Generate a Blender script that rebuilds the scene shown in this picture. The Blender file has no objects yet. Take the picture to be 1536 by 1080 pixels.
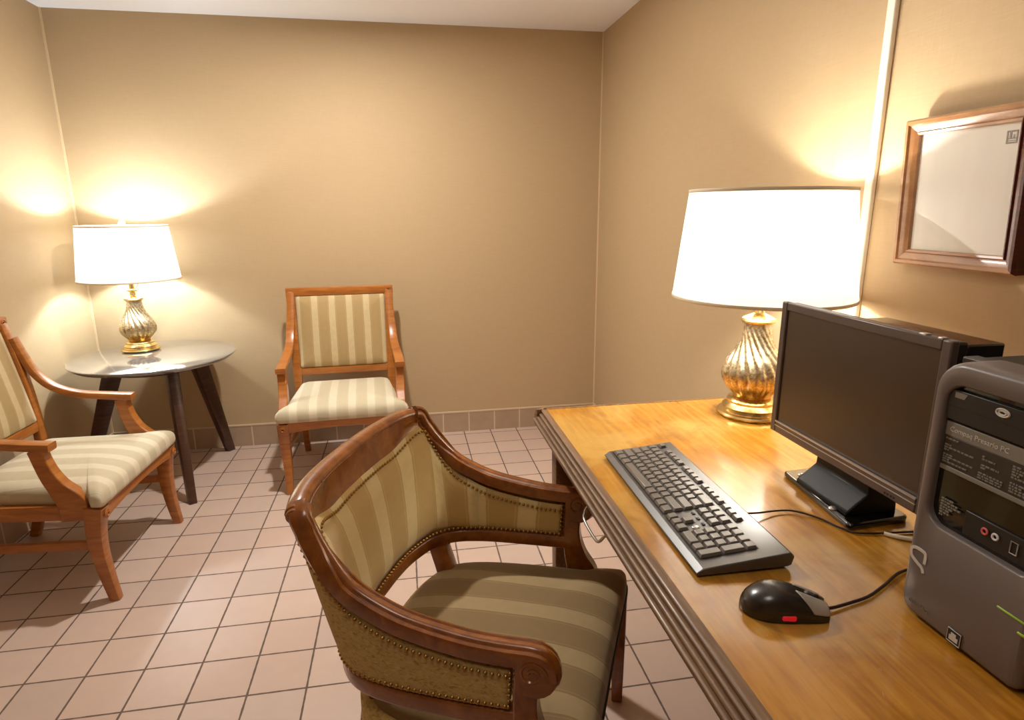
import bpy, bmesh, math, random
from mathutils import Vector, Matrix, Euler

random.seed(7)
scene = bpy.context.scene
COL = scene.collection
PI = math.pi
V = Vector

# ------------------------------------------------------------------ room numbers (metres)
EYE = 1.3
YB = 3.484            # back wall
XR = 1.125            # right wall
XL = -1.618           # left wall
YN = -1.5             # wall behind the viewer
ZC = 2.228            # ceiling
TILE = 0.1589
TX0, TY0 = -0.8021, 1.5210
DESK = 0.765

# ------------------------------------------------------------------ materials
MATS = {}
def rgb(r, g, b):
    f = lambda c: (c / 255 / 12.92) if c / 255 <= 0.04045 else ((c / 255 + 0.055) / 1.055) ** 2.4
    return (f(r), f(g), f(b), 1.0)

class NT:
    def __init__(s, name):
        m = bpy.data.materials.new(name); m.use_nodes = True
        s.m = m; s.t = m.node_tree; s.n = s.t.nodes; s.b = s.n['Principled BSDF']
        s.out = s.n['Material Output']
    def node(s, kind, **kw):
        n = s.n.new(kind)
        for k, v in kw.items():
            if k in n.inputs.keys(): n.inputs[k].default_value = v
            else: setattr(n, k, v)
        return n
    def link(s, a, b): s.t.links.new(a, b)
    def setp(s, **kw):
        for k, v in kw.items(): s.b.inputs[k.replace('_', ' ')].default_value = v
    def math(s, op, a, b=None, c=None):
        n = s.n.new('ShaderNodeMath'); n.operation = op
        for i, x in enumerate((a, b, c)):
            if x is None: continue
            if isinstance(x, (int, float)): n.inputs[i].default_value = x
            else: s.link(x, n.inputs[i])
        return n.outputs[0]
    def mix(s, fac, a, b, mode='MIX'):
        n = s.n.new('ShaderNodeMix'); n.data_type = 'RGBA'; n.blend_type = mode
        for i, x in ((0, fac), (6, a), (7, b)):
            if isinstance(x, (int, float)): n.inputs[i].default_value = x
            elif isinstance(x, tuple): n.inputs[i].default_value = x
            else: s.link(x, n.inputs[i])
        return n.outputs[2]
    def ramp(s, fac, stops):
        n = s.n.new('ShaderNodeValToRGB'); el = n.color_ramp.elements
        while len(el) > 1: el.remove(el[-1])
        el[0].position, el[0].color = stops[0]
        for p, c in stops[1:]:
            e = el.new(p); e.color = c
        s.link(fac, n.inputs[0]); return n.outputs[0]
    def coord(s, kind='Object', scale=(1, 1, 1), rot=(0, 0, 0)):
        if kind == 'World':
            o = s.n.new('ShaderNodeNewGeometry').outputs['Position']
        else:
            o = s.n.new('ShaderNodeTexCoord').outputs[kind]
        mp = s.n.new('ShaderNodeMapping'); mp.inputs['Scale'].default_value = scale
        mp.inputs['Rotation'].default_value = rot
        s.link(o, mp.inputs[0]); return mp.outputs[0]
    def noise(s, vec, scale=5, detail=4, rough=0.5, dist=0.0):
        n = s.node('ShaderNodeTexNoise', Scale=scale, Detail=detail, Roughness=rough, Distortion=dist)
        s.link(vec, n.inputs['Vector']); return n.outputs['Fac']
    def bump(s, h, strength=0.2, dist=0.01):
        n = s.node('ShaderNodeBump', Strength=strength, Distance=dist)
        s.link(h, n.inputs['Height']); s.link(n.outputs[0], s.b.inputs['Normal'])

def plain(name, col, rough=0.5, metal=0.0, coat=0.0, spec=0.5, bump=0.0, vary=0.0, vscale=30):
    t = NT(name); t.setp(Roughness=rough, Metallic=metal)
    t.b.inputs['Coat Weight'].default_value = coat
    t.b.inputs['Specular IOR Level'].default_value = spec
    t.b.inputs['Base Color'].default_value = col
    if bump or vary:
        nz = t.noise(t.coord('Object'), vscale, 3)
        if vary:
            dk = tuple(c * (1 - vary) for c in col[:3]) + (1,)
            lt = tuple(min(1, c * (1 + vary)) for c in col[:3]) + (1,)
            t.link(t.ramp(nz, [(0.3, dk), (0.7, lt)]), t.b.inputs['Base Color'])
        if bump: t.bump(nz, bump, 0.002)
    return t.m

def wood(name, c1, c2, c3, rough=0.3, coat=0.3, stretch=(2, 2, 25), grain=6):
    t = NT(name)
    v = t.coord('Object', stretch)
    n1 = t.noise(v, grain, 6, 0.6, 0.6)
    n2 = t.noise(t.coord('Object', (1, 1, 1)), 5, 3)
    c = t.ramp(n1, [(0.25, c1), (0.52, c2), (0.8, c3)])
    c = t.mix(t.math('MULTIPLY', n2, 0.35), c, c1)
    t.link(c, t.b.inputs['Base Color'])
    t.setp(Roughness=rough); t.b.inputs['Coat Weight'].default_value = coat
    t.b.inputs['Coat Roughness'].default_value = 0.15
    t.bump(n1, 0.08, 0.002)
    return t.m

def stripes(name, dark, light, period=0.09, wl=0.36, weave=600, fine=True, offset=0.0):
    t = NT(name)
    uv = t.n.new('ShaderNodeTexCoord').outputs['UV']
    sx = t.n.new('ShaderNodeSeparateXYZ'); t.link(uv, sx.inputs[0])
    jit = t.noise(t.coord('UV', (3, 3, 3)), 3, 2)
    x = t.math('ADD', sx.outputs[0], t.math('MULTIPLY', jit, 0.004))
    ph = t.math('FRACT', t.math('ADD', t.math('DIVIDE', x, period), 10.0 + offset))
    band = t.math('COMPARE', ph, 0.5, wl / 2)
    # narrow pencil line next to each light band
    l1 = t.math('COMPARE', ph, 0.5 - wl / 2 - 0.05, 0.012)
    l2 = t.math('COMPARE', ph, 0.5 + wl / 2 + 0.05, 0.012)
    ln = t.math('MAXIMUM', l1, l2)
    c = t.mix(band, dark, light)
    if fine:
        c = t.mix(t.math('MULTIPLY', ln, 0.35), c, light)
    nz = t.noise(t.coord('UV', (1, 1, 1)), 45, 3)
    nz2 = t.noise(t.coord('UV', (60, 500, 1)), 4, 2)
    c = t.mix(t.math('MULTIPLY', nz, 0.28), c, tuple(x * 0.62 for x in dark[:3]) + (1,))
    t.link(c, t.b.inputs['Base Color'])
    t.setp(Roughness=0.75); t.b.inputs['Sheen Weight'].default_value = 0.15
    t.b.inputs['Specular IOR Level'].default_value = 0.25
    h = t.math('ADD', t.math('MULTIPLY', nz, 0.8), t.math('ADD', t.math('MULTIPLY', band, 0.3), t.math('MULTIPLY', nz2, 0.5)))
    t.bump(h, 0.25, 0.002)
    return t.m

def make_materials():
    M = MATS
    # wallpaper: tan grasscloth
    t = NT('tan_grasscloth_wallpaper')
    v = t.coord('World', (60, 60, 8)); v2 = t.coord('World', (6, 6, 90))
    n1 = t.noise(v, 3, 4); n2 = t.noise(v2, 3, 4); n3 = t.noise(t.coord('World'), 1.6, 3)
    base = t.mix(n3, rgb(184, 158, 120), rgb(180, 155, 120))
    c = t.mix(t.math('MULTIPLY', n1, 0.22), base, rgb(152, 128, 94))
    c = t.mix(t.math('MULTIPLY', n2, 0.22), c, rgb(206, 186, 152))
    t.link(c, t.b.inputs['Base Color']); t.setp(Roughness=0.62)
    t.b.inputs['Specular IOR Level'].default_value = 0.3
    t.bump(t.math('ADD', n1, n2), 0.12, 0.002)
    M['wall'] = t.m
    M['ceiling'] = plain('white_ceiling_paint', rgb(248, 250, 253), 0.8, bump=0.05)
    M['corner'] = plain('cream_corner_bead', rgb(214, 190, 152), 0.5)
    # floor tiles
    t = NT('pink_beige_quarry_tile')
    g = t.n.new('ShaderNodeNewGeometry').outputs['Position']
    s = t.n.new('ShaderNodeSeparateXYZ'); t.link(g, s.inputs[0])
    ux = t.math('DIVIDE', t.math('SUBTRACT', s.outputs[0], TX0), TILE)
    uy = t.math('DIVIDE', t.math('SUBTRACT', s.outputs[1], TY0), TILE)
    wob = t.noise(t.coord('World'), 35, 2)
    gw = t.math('ADD', 0.010, t.math('MULTIPLY', wob, 0.016))
    fx = t.math('FRACT', t.math('ADD', ux, 50.5)); fy = t.math('FRACT', t.math('ADD', uy, 50.5))
    gx = t.math('LESS_THAN', t.math('ABSOLUTE', t.math('SUBTRACT', fx, 0.5)), gw)
    gy = t.math('LESS_THAN', t.math('ABSOLUTE', t.math('SUBTRACT', fy, 0.5)), gw)
    gr = t.math('MAXIMUM', gx, gy)
    cell = t.n.new('ShaderNodeCombineXYZ')
    t.link(t.math('FLOOR', t.math('ADD', ux, 50.0)), cell.inputs[0]); t.link(t.math('FLOOR', t.math('ADD', uy, 50.0)), cell.inputs[1])
    wn = t.n.new('ShaderNodeTexWhiteNoise'); wn.noise_dimensions = '3D'; t.link(cell.outputs[0], wn.inputs['Vector'])
    tc = t.ramp(wn.outputs['Value'], [(0.0, rgb(190, 164, 150)), (0.5, rgb(198, 174, 160)), (1.0, rgb(186, 165, 154))])
    nz = t.noise(t.coord('World', (3, 3, 3)), 6, 5)
    tc = t.mix(t.math('MULTIPLY', nz, 0.35), tc, rgb(166, 144, 130))
    c = t.mix(gr, tc, rgb(98, 82, 72))
    t.link(c, t.b.inputs['Base Color'])
    t.link(t.ramp(gr, [(0, (0.42,) * 3 + (1,)), (1, (0.9,) * 3 + (1,))]), t.b.inputs['Roughness'])
    t.bump(t.math('SUBTRACT', t.math('MULTIPLY', nz, 0.25), gr), 0.5, 0.002)
    M['floor'] = t.m
    # baseboard tile (joints along x and y)
    t = NT('grey_brown_baseboard_tile')
    g = t.n.new('ShaderNodeNewGeometry').outputs['Position']
    s = t.n.new('ShaderNodeSeparateXYZ'); t.link(g, s.inputs[0])
    a = t.math('ADD', s.outputs[0], s.outputs[1])
    fx = t.math('FRACT', t.math('ADD', t.math('DIVIDE', t.math('ADD', a, 0.045), 0.1545), 50.5))
    gx = t.math('LESS_THAN', t.math('ABSOLUTE', t.math('SUBTRACT', fx, 0.5)), 0.022)
    nz = t.noise(t.coord('World'), 12, 4)
    tc = t.mix(nz, rgb(156, 132, 108), rgb(178, 154, 130))
    t.link(t.mix(gx, tc, rgb(206, 186, 160)), t.b.inputs['Base Color']); t.setp(Roughness=0.55)
    M['base'] = t.m
    M['cap'] = plain('pale_baseboard_cap', rgb(202, 180, 152), 0.5)
    # wood
    M['armwood'] = wood('honey_cherry_chair_wood', rgb(134, 76, 26), rgb(168, 102, 40), rgb(190, 126, 60), 0.34, 0.35, (2, 2, 14), 4)
    M['deskchairwood'] = wood('dark_cherry_chair_wood', rgb(100, 50, 14), rgb(140, 78, 24), rgb(166, 102, 40), 0.26, 0.5, (5, 5, 5), 4)
    M['legwood'] = wood('walnut_table_leg_wood', rgb(40, 22, 14), rgb(72, 42, 27), rgb(96, 60, 42), 0.35, 0.2)
    M['deskdark'] = wood('dark_desk_moulding_wood', rgb(84, 56, 32), rgb(120, 88, 56), rgb(148, 116, 80), 0.5, 0.1, (25, 1.5, 25))
    # desk top veneer, worn
    t = NT('worn_honey_desk_veneer')
    v = t.coord('World', (18, 1.6, 18))
    n1 = t.noise(v, 4, 6, 0.6, 0.4)
    n2 = t.noise(t.coord('World'), 3.2, 4, 0.55, 0.5)
    n3 = t.noise(t.coord('World', (1, 1, 1), (0, 0, 0.5)), 22, 5, 0.7, 1.5)
    c = t.ramp(n1, [(0.25, rgb(138, 86, 20)), (0.5, rgb(176, 118, 34)), (0.8, rgb(196, 144, 56))])
    c = t.mix(t.ramp(n2, [(0.47, (0, 0, 0, 1)), (0.62, (0.6,) * 3 + (1,))]), c, rgb(200, 162, 88))
    n4 = t.noise(t.coord('World', (1, 1, 1), (0, 0, 1.1)), 7, 5, 0.65, 1.0)
    c = t.mix(t.ramp(n4, [(0.5, (0, 0, 0, 1)), (0.7, (0.55,) * 3 + (1,))]), c, rgb(132, 84, 26))
    c = t.mix(t.ramp(n3, [(0.66, (0, 0, 0, 1)), (0.74, (0.45,) * 3 + (1,))]), c, rgb(222, 190, 140))
    t.link(c, t.b.inputs['Base Color'])
    t.link(t.ramp(n2, [(0.3, (0.26,) * 3 + (1,)), (0.7, (0.16,) * 3 + (1,))]), t.b.inputs['Roughness'])
    t.b.inputs['Coat Weight'].default_value = 0.8; t.b.inputs['Coat Roughness'].default_value = 0.14
    t.bump(n2, 0.06, 0.006)
    M['desktop'] = t.m
    # fabric
    M['fab_arm'] = stripes('striped_taupe_cream_fabric', rgb(168, 142, 96), rgb(198, 178, 136), 0.088, 0.36)
    M['fab_seat'] = stripes('striped_seat_fabric', rgb(190, 178, 150), rgb(210, 200, 174), 0.088, 0.4)
    M['fab_desk'] = stripes('striped_gold_tan_fabric', rgb(196, 164, 104), rgb(226, 204, 148), 0.128, 0.36)
    M['fab_deskseat'] = stripes('striped_olive_tan_fabric', rgb(132, 108, 70), rgb(160, 138, 98), 0.118, 0.38)
    t = NT('speckled_olive_backing_cloth')
    n1 = t.noise(t.coord('Object', (1, 1, 2)), 90, 3, 0.7, 1.0)
    t.link(t.ramp(n1, [(0.33, rgb(140, 112, 58)), (0.44, rgb(182, 154, 94)), (0.7, rgb(202, 176, 116))]), t.b.inputs['Base Color'])
    t.setp(Roughness=0.85); t.bump(n1, 0.3, 0.002)
    M['fab_back'] = t.m
    M['nail'] = plain('aged_brass_nailheads', rgb(168, 128, 66), 0.35, 0.9)
    M['piping'] = plain('black_piping', rgb(30, 24, 22), 0.6)
    # lamp
    t = NT('mottled_mercury_gold_glass')
    n1 = t.noise(t.coord('Object'), 110, 4, 0.8, 0.5); n2 = t.noise(t.coord('Object'), 220, 2)
    sp = t.n.new('ShaderNodeSeparateXYZ'); t.link(t.n.new('ShaderNodeTexCoord').outputs['Object'], sp.inputs[0])
    hz = t.math('MULTIPLY', sp.outputs[2], 5.0)
    c1 = t.ramp(t.math('ADD', hz, t.math('MULTIPLY', n1, 0.25)), [(0.2, rgb(222, 160, 60)), (0.5, rgb(214, 178, 104)), (0.75, rgb(232, 222, 192)), (1.0, rgb(232, 224, 196))])
    c = t.mix(t.ramp(n1, [(0.42, (0, 0, 0, 1)), (0.58, (0.75,) * 3 + (1,))]), c1, rgb(150, 112, 52))
    t.link(c, t.b.inputs['Base Color']); t.setp(Metallic=0.8, Roughness=0.28)
    t.bump(n2, 0.12, 0.001)
    M['mercury'] = t.m
    M['brass'] = plain('polished_brass', rgb(222, 194, 130), 0.22, 0.95)
    M['crystal'] = plain('clear_crystal_finial', rgb(232, 226, 214), 0.08, 0.0, 0.5)
    t = NT('white_linen_lampshade')
    t.n.remove(t.b)
    d = t.node('ShaderNodeBsdfDiffuse'); tr = t.node('ShaderNodeBsdfTranslucent')
    wv = t.noise(t.coord('Object', (1, 1, 1)), 400, 2)
    cc = t.mix(t.math('MULTIPLY', wv, 0.1), (0.9, 0.87, 0.82, 1), (0.8, 0.76, 0.7, 1))
    t.link(cc, d.inputs[0]); t.link(cc, tr.inputs[0])
    mx = t.node('ShaderNodeMixShader'); mx.inputs[0].default_value = 0.16
    t.link(d.outputs[0], mx.inputs[1]); t.link(tr.outputs[0], mx.inputs[2]); t.link(mx.outputs[0], t.out.inputs[0])
    M['shade'] = t.m
    M['trimcloth'] = plain('cream_shade_binding', rgb(226, 214, 190), 0.7)
    M['tabletop'] = plain('glossy_tabletop_reflection_grey', rgb(150, 150, 150), 0.12, 0.55, 1.0, 1.0)  # dark top; base greyed to stand in for the wall's reflection
    # electronics
    M['blackplastic'] = plain('black_plastic', rgb(26, 23, 22), 0.4, bump=0.1, vscale=400)
    M['glossblack'] = plain('glossy_black_plastic', rgb(16, 13, 12), 0.1, 0, 0.8)
    M['standblack'] = plain('satin_black_stand_plastic', rgb(12, 9, 8), 0.45, spec=0.25)
    M['darkgrey'] = plain('charcoal_keyboard_plastic', rgb(72, 67, 64), 0.32, spec=0.8)
    M['keycap'] = plain('grey_black_keycap', rgb(104, 97, 90), 0.3, spec=0.9)  # key colour lightened to stand in for lamp glare
    M['keywell'] = plain('black_key_well', rgb(18, 16, 16), 0.6)
    M['bezel'] = plain('brown_grey_monitor_bezel', rgb(88, 76, 72), 0.35, 0.2)
    M['screen'] = plain('dark_matte_screen', rgb(62, 42, 26), 0.32, spec=0.6)
    M['tower'] = plain('purple_grey_tower_plastic', rgb(108, 99, 96), 0.38, 0.2, bump=0.05, vscale=500)
    M['towerblack'] = plain('black_tower_case', rgb(34, 31, 29), 0.4)
    M['silver'] = plain('brushed_silver', rgb(190, 186, 182), 0.3, 0.8)
    M['mousesilver'] = plain('silver_mouse_plastic', rgb(176, 168, 158), 0.35, 0.3)
    M['print'] = plain('pale_grey_print', rgb(190, 184, 176), 0.5)
    M['banner'] = plain('grey_label_banner', rgb(120, 114, 104), 0.5)
    M['label'] = plain('dark_label_sheet', rgb(50, 42, 36), 0.45)
    M['pink'] = plain('pink_jack_ring', rgb(206, 96, 92), 0.4)
    M['whitering'] = plain('white_jack_ring', rgb(214, 210, 206), 0.4)
    M['green'] = plain('lime_green_insert', rgb(140, 176, 50), 0.35)
    M['cable'] = plain('dark_brown_cable', rgb(44, 22, 16), 0.4)
    M['whitecable'] = plain('white_plastic', rgb(228, 216, 196), 0.45)
    t = NT('red_sensor_glow'); t.setp(Roughness=0.3)
    t.b.inputs['Base Color'].default_value = rgb(190, 10, 20)
    t.b.inputs['Emission Color'].default_value = (1, 0.02, 0.03, 1); t.b.inputs['Emission Strength'].default_value = 0.25
    M['redglow'] = t.m
    M['goldframe'] = wood('gold_brown_frame_wood', rgb(140, 92, 56), rgb(176, 128, 84), rgb(204, 160, 116), 0.28, 0.6, (2, 2, 6), 3)
    M['redframe'] = wood('dark_red_frame_wood', rgb(50, 10, 4), rgb(84, 24, 12), rgb(110, 44, 22), 0.3, 0.5)
    t = NT('white_letterhead_paper')
    n = t.noise(t.coord('Object', (1, 6, 1)), 4, 3)
    t.link(t.mix(n, rgb(236, 232, 222), rgb(224, 220, 212)), t.b.inputs['Base Color']); t.setp(Roughness=0.5)
    M['paper'] = t.m
    t = NT('picture_glass'); t.setp(Roughness=0.03, IOR=1.45)
    t.b.inputs['Transmission Weight'].default_value = 1.0
    M['raceway'] = plain('white_cable_raceway', rgb(238, 230, 214), 0.4)
    M['stamp'] = plain('grey_stamp_ink', rgb(150, 142, 136), 0.6)
make_materials()
M = MATS

# ------------------------------------------------------------------ object helpers
def link(o, parent=None):
    COL.objects.link(o)
    if parent is not None: o.parent = parent
    return o
def thing(name, label, cat, loc=(0, 0, 0), rotz=0.0, group=None):
    o = bpy.data.objects.new(name, None); COL.objects.link(o)
    o.location = loc; o.rotation_euler = (0, 0, rotz); o.empty_display_size = 0.05
    o['label'] = label; o['category'] = cat
    if group: o['group'] = group
    return o
def finish(name, bm, mat, parent=None, smooth=40, bevel=0, segs=2, label=None):
    me = bpy.data.meshes.new(name)
    bmesh.ops.recalc_face_normals(bm, faces=bm.faces)
    bm.to_mesh(me); bm.free()
    for m in (mat if isinstance(mat, (list, tuple)) else [mat]): me.materials.append(m)
    if smooth:
        me.polygons.foreach_set('use_smooth', [True] * len(me.polygons))
        me.set_sharp_from_angle(angle=math.radians(smooth))
    o = bpy.data.objects.new(name, me); link(o, parent)
    if bevel:
        b = o.modifiers.new('bevel', 'BEVEL'); b.width = bevel; b.segments = segs
        b.limit_method = 'ANGLE'; b.angle_limit = math.radians(35); b.harden_normals = False
    if label: o['label'] = label
    return o
def box(bm, c, s, rot=None, mi=0):
    r = bmesh.ops.create_cube(bm, size=1.0)
    mat = Matrix.Translation(c) @ (rot.to_4x4() if rot else Matrix.Identity(4)) @ Matrix.Diagonal((s[0], s[1], s[2], 1))
    bmesh.ops.transform(bm, matrix=mat, verts=r['verts'])
    if mi:
        for f in {f for v in r['verts'] for f in v.link_faces}: f.material_index = mi
    return r['verts']
def box2(bm, a, b, **k):
    return box(bm, [(a[i] + b[i]) / 2 for i in range(3)], [abs(b[i] - a[i]) for i in range(3)], **k)
def catmull(pts, n=8):
    """smooth curve through points (any dimension tuples)"""
    P = [tuple(p) for p in pts]; out = []
    D = len(P[0])
    P = [tuple(2 * P[0][i] - P[1][i] for i in range(D))] + P + [tuple(2 * P[-1][i] - P[-2][i] for i in range(D))]
    for k in range(1, len(P) - 2):
        for j in range(n):
            t = j / n
            out.append(tuple(0.5 * ((2 * P[k][i]) + (-P[k - 1][i] + P[k + 1][i]) * t + (2 * P[k - 1][i] - 5 * P[k][i] + 4 * P[k + 1][i] - P[k + 2][i]) * t * t + (-P[k - 1][i] + 3 * P[k][i] - 3 * P[k + 1][i] + P[k + 2][i]) * t ** 3) for i in range(D)))
    out.append(P[-2]); return out
def rrect(w, h, r=0.3, n=3):
    """rounded rectangle profile, r fraction of smaller half side"""
    R = min(w, h) / 2 * r; pts = []
    for cx, cy, a0 in ((w / 2 - R, h / 2 - R, 0), (-w / 2 + R, h / 2 - R, 90), (-w / 2 + R, -h / 2 + R, 180), (w / 2 - R, -h / 2 + R, 270)):
        for i in range(n + 1):
            a = math.radians(a0 + 90 * i / n); pts.append((cx + R * math.cos(a), cy + R * math.sin(a)))
    return pts
def circ(r, n=10): return [(r * math.cos(2 * PI * i / n), r * math.sin(2 * PI * i / n)) for i in range(n)]
def sweep(bm, path, profiles, side_hint=(0, 0, 1), closed=False, cap=True, sides=None):
    """sweep a profile (or one per point) along path; profile x along side, y along up(=tangent x side).
       side_hint: vector (or list) kept as the profile's y direction as far as possible"""
    n = len(path); P = [V(p) for p in path]; rings = []
    for i in range(n):
        if closed: t = (P[(i + 1) % n] - P[i - 1])
        else: t = P[min(i + 1, n - 1)] - P[max(i - 1, 0)]
        t.normalize()
        hint = V(side_hint[i] if isinstance(side_hint, list) else side_hint)
        up = hint - t * hint.dot(t)
        if up.length < 1e-4: up = V((1, 0, 0)) - t * t.x
        up.normalize(); sd = t.cross(up)
        pr = profiles[i] if isinstance(profiles[0], list) else profiles
        rings.append([bm.verts.new(P[i] + sd * a + up * b) for a, b in pr])
    m = len(rings[0])
    for i in range(n if closed else n - 1):
        A, B = rings[i], rings[(i + 1) % n]
        for j in range(m):
            bm.faces.new((A[j], A[(j + 1) % m], B[(j + 1) % m], B[j]))
    if cap and not closed:
        bm.faces.new(rings[0][::-1]); bm.faces.new(rings[-1])
    return rings
def tube(bm, path, r, n=8, **k): return sweep(bm, path, circ(r, n), **k)
def lathe(bm, prof, seg=32, fn=None, cap=True):
    rings = []
    for k, (r, z) in enumerate(prof):
        ring = []
        for i in range(seg):
            a = 2 * PI * i / seg
            rr = r * (fn(a, z) if fn else 1)
            ring.append(bm.verts.new((rr * math.cos(a), rr * math.sin(a), z)))
        rings.append(ring)
    for A, B in zip(rings, rings[1:]):
        for i in range(seg): bm.faces.new((A[i], A[(i + 1) % seg], B[(i + 1) % seg], B[i]))
    if cap:
        bm.faces.new(rings[0][::-1]); bm.faces.new(rings[-1])
    return rings
def prism(bm, poly, t0, t1, axes):
    """extrude 2-D polygon between t0 and t1; axes = (ax, ay, an) unit vectors + origin"""
    ax, ay, an, o = [V(a) for a in axes]
    A = [bm.verts.new(o + ax * x + ay * y + an * t0) for x, y in poly]
    B = [bm.verts.new(o + ax * x + ay * y + an * t1) for x, y in poly]
    m = len(poly)
    for i in range(m): bm.faces.new((A[i], A[(i + 1) % m], B[(i + 1) % m], B[i]))
    bm.faces.new(A[::-1]); bm.faces.new(B)
def dense(poly, n=4, r=0.03):
    """round corners of polygon"""
    out = []; m = len(poly)
    for i in range(m):
        p = V(poly[i]).to_2d(); a = V(poly[i - 1]).to_2d(); b = V(poly[(i + 1) % m]).to_2d()
        da = (a - p); db = (b - p); rr = min(r, da.length * .45, db.length * .45)
        s = p + da.normalized() * rr; e = p + db.normalized() * rr
        for k in range(n + 1):
            t = k / n; q = s * (1 - t) ** 2 + p * 2 * t * (1 - t) + e * t * t
            out.append((q.x, q.y))
    return out
def subdiv_poly(poly, step=0.03):
    out = []; m = len(poly)
    for i in range(m):
        a = V(poly[i]); b = V(poly[(i + 1) % m]); k = max(1, int((b - a).length / step))
        for j in range(k): out.append(tuple(a.lerp(b, j / k)))
    return out
def pillow(bm, outline, layers, place, uvf=None, bottom=True):
    """outline polygon; layers = [(scale, height)...]; place(x,y,h)->Vector ; uvf(x,y)->(u,v)"""
    cx = sum(p[0] for p in outline) / len(outline); cy = sum(p[1] for p in outline) / len(outline)
    uvl = bm.loops.layers.uv.verify(); rings = []; uv = {}
    for s, h in layers:
        ring = []
        for x, y in outline:
            X = cx + (x - cx) * s; Y = cy + (y - cy) * s
            v = bm.verts.new(place(X, Y, h)); uv[v] = (X, Y); ring.append(v)
        rings.append(ring)
    m = len(outline); faces = []
    for A, B in zip(rings, rings[1:]):
        for i in range(m): faces.append(bm.faces.new((A[i], A[(i + 1) % m], B[(i + 1) % m], B[i])))
    c = bm.verts.new(place(cx, cy, layers[-1][1] + 0.001)); uv[c] = (cx, cy)
    for i in range(m): faces.append(bm.faces.new((rings[-1][i], rings[-1][(i + 1) % m], c)))
    if bottom: faces.append(bm.faces.new(rings[0][::-1]))
    for f in faces:
        for l in f.loops:
            x, y = uv[l.vert]; l[uvl].uv = uvf(x, y) if uvf else (x, y)
def studs(bm, pts, normals, r=0.0042, spacing=0.0115):
    """row of domed nail heads along a polyline"""
    acc = 0; P = [V(p) for p in pts]; N = [V(n) for n in normals]
    nxt = spacing / 2
    for i in range(len(P) - 1):
        seg = (P[i + 1] - P[i]); L = seg.length
        while nxt <= acc + L:
            t = (nxt - acc) / L; p = P[i] + seg * t; n = (N[i].lerp(N[i + 1], t)).normalized()
            q = n.to_track_quat('Z', 'Y').to_matrix()
            ring0 = [bm.verts.new(p + q @ V((r * math.cos(a), r * math.sin(a), -0.001))) for a in [k * PI / 3 for k in range(6)]]
            ring1 = [bm.verts.new(p + q @ V((.68 * r * math.cos(a), .68 * r * math.sin(a), r * .6))) for a in [k * PI / 3 for k in range(6)]]
            top = bm.verts.new(p + n * r * .85)
            for k in range(6):
                bm.faces.new((ring0[k], ring0[(k + 1) % 6], ring1[(k + 1) % 6], ring1[k]))
                bm.faces.new((ring1[k], ring1[(k + 1) % 6], top))
            nxt += spacing
        acc += L
def text_mesh(name, s, size, mat, parent, mtx, depth=0.0006, align='LEFT', label=None):
    cu = bpy.data.curves.new(name, 'FONT'); cu.body = s; cu.size = size; cu.extrude = depth; cu.align_x = align
    cu.resolution_u = 2
    tmp = bpy.data.objects.new(name, cu); COL.objects.link(tmp)
    bpy.context.view_layer.update()
    me = bpy.data.meshes.new_from_object(tmp.evaluated_get(bpy.context.evaluated_depsgraph_get()))
    bpy.data.objects.remove(tmp); bpy.data.curves.remove(cu)
    me.name = name; me.materials.clear(); me.materials.append(mat)
    me.transform(mtx)
    o = bpy.data.objects.new(name, me); link(o, parent)
    if label: o['label'] = label
    return o
def tag(o, label, cat, group=None):
    o['label'] = label; o['category'] = cat
    if group: o['group'] = group
    return o
def struct(name, bm, mat, smooth=0, parent=None):
    o = finish(name, bm, mat, parent, smooth=smooth)
    o['kind'] = 'structure'; return o

# ------------------------------------------------------------------ room shell
def room():
    T = 0.12
    bm = bmesh.new(); box2(bm, (XL - T, YN - T, -0.1), (XR + T, YB + T, 0)); struct('floor', bm, M['floor'])
    bm = bmesh.new(); box2(bm, (XL - T, YN - T, ZC), (XR + T, YB + T, ZC + 0.1)); struct('ceiling', bm, M['ceiling'])
    bm = bmesh.new(); box2(bm, (XL - T, YB, 0), (XR + T, YB + T, ZC)); struct('wall_back', bm, M['wall'])
    bm = bmesh.new(); box2(bm, (XR, YN, 0), (XR + T, YB, ZC)); struct('wall_right', bm, M['wall'])
    bm = bmesh.new(); box2(bm, (XL - T, YN, 0), (XL, YB, ZC)); struct('wall_left', bm, M['wall'])
    bm = bmesh.new(); box2(bm, (XL - T, YN - T, 0), (XR + T, YN, ZC)); struct('wall_front', bm, M['wall'])
    H = 0.127; d = 0.009
    def bb(name, a, b, ca, cb):
        bm = bmesh.new(); box2(bm, a, b); o = struct(name, bm, M['base'])
        bm = bmesh.new(); box2(bm, ca, cb); c = finish('cap_strip', bm, M['cap'], o, 0)
    bb('baseboard_back', (XL, YB - d, 0), (XR, YB, H - .008), (XL, YB - d - .002, H - .008), (XR, YB, H))
    bb('baseboard_left', (XL, YN, 0), (XL + d, YB - d, H - .008), (XL, YN, H - .008), (XL + d + .002, YB - d - .002, H))
    bb('baseboard_right', (XR - d, YN, 0), (XR, YB - d, H - .008), (XR - d - .002, YN, H - .008), (XR, YB - d - .002, H))
    bm = bmesh.new(); box2(bm, (XR - .007, YB - .004, H), (XR, YB, ZC)); struct('trim_1', bm, M['corner'])
    bm = bmesh.new(); box2(bm, (XL, YB - .005, H), (XL + .009, YB, ZC)); struct('trim_2', bm, M['corner'])
room()

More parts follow.
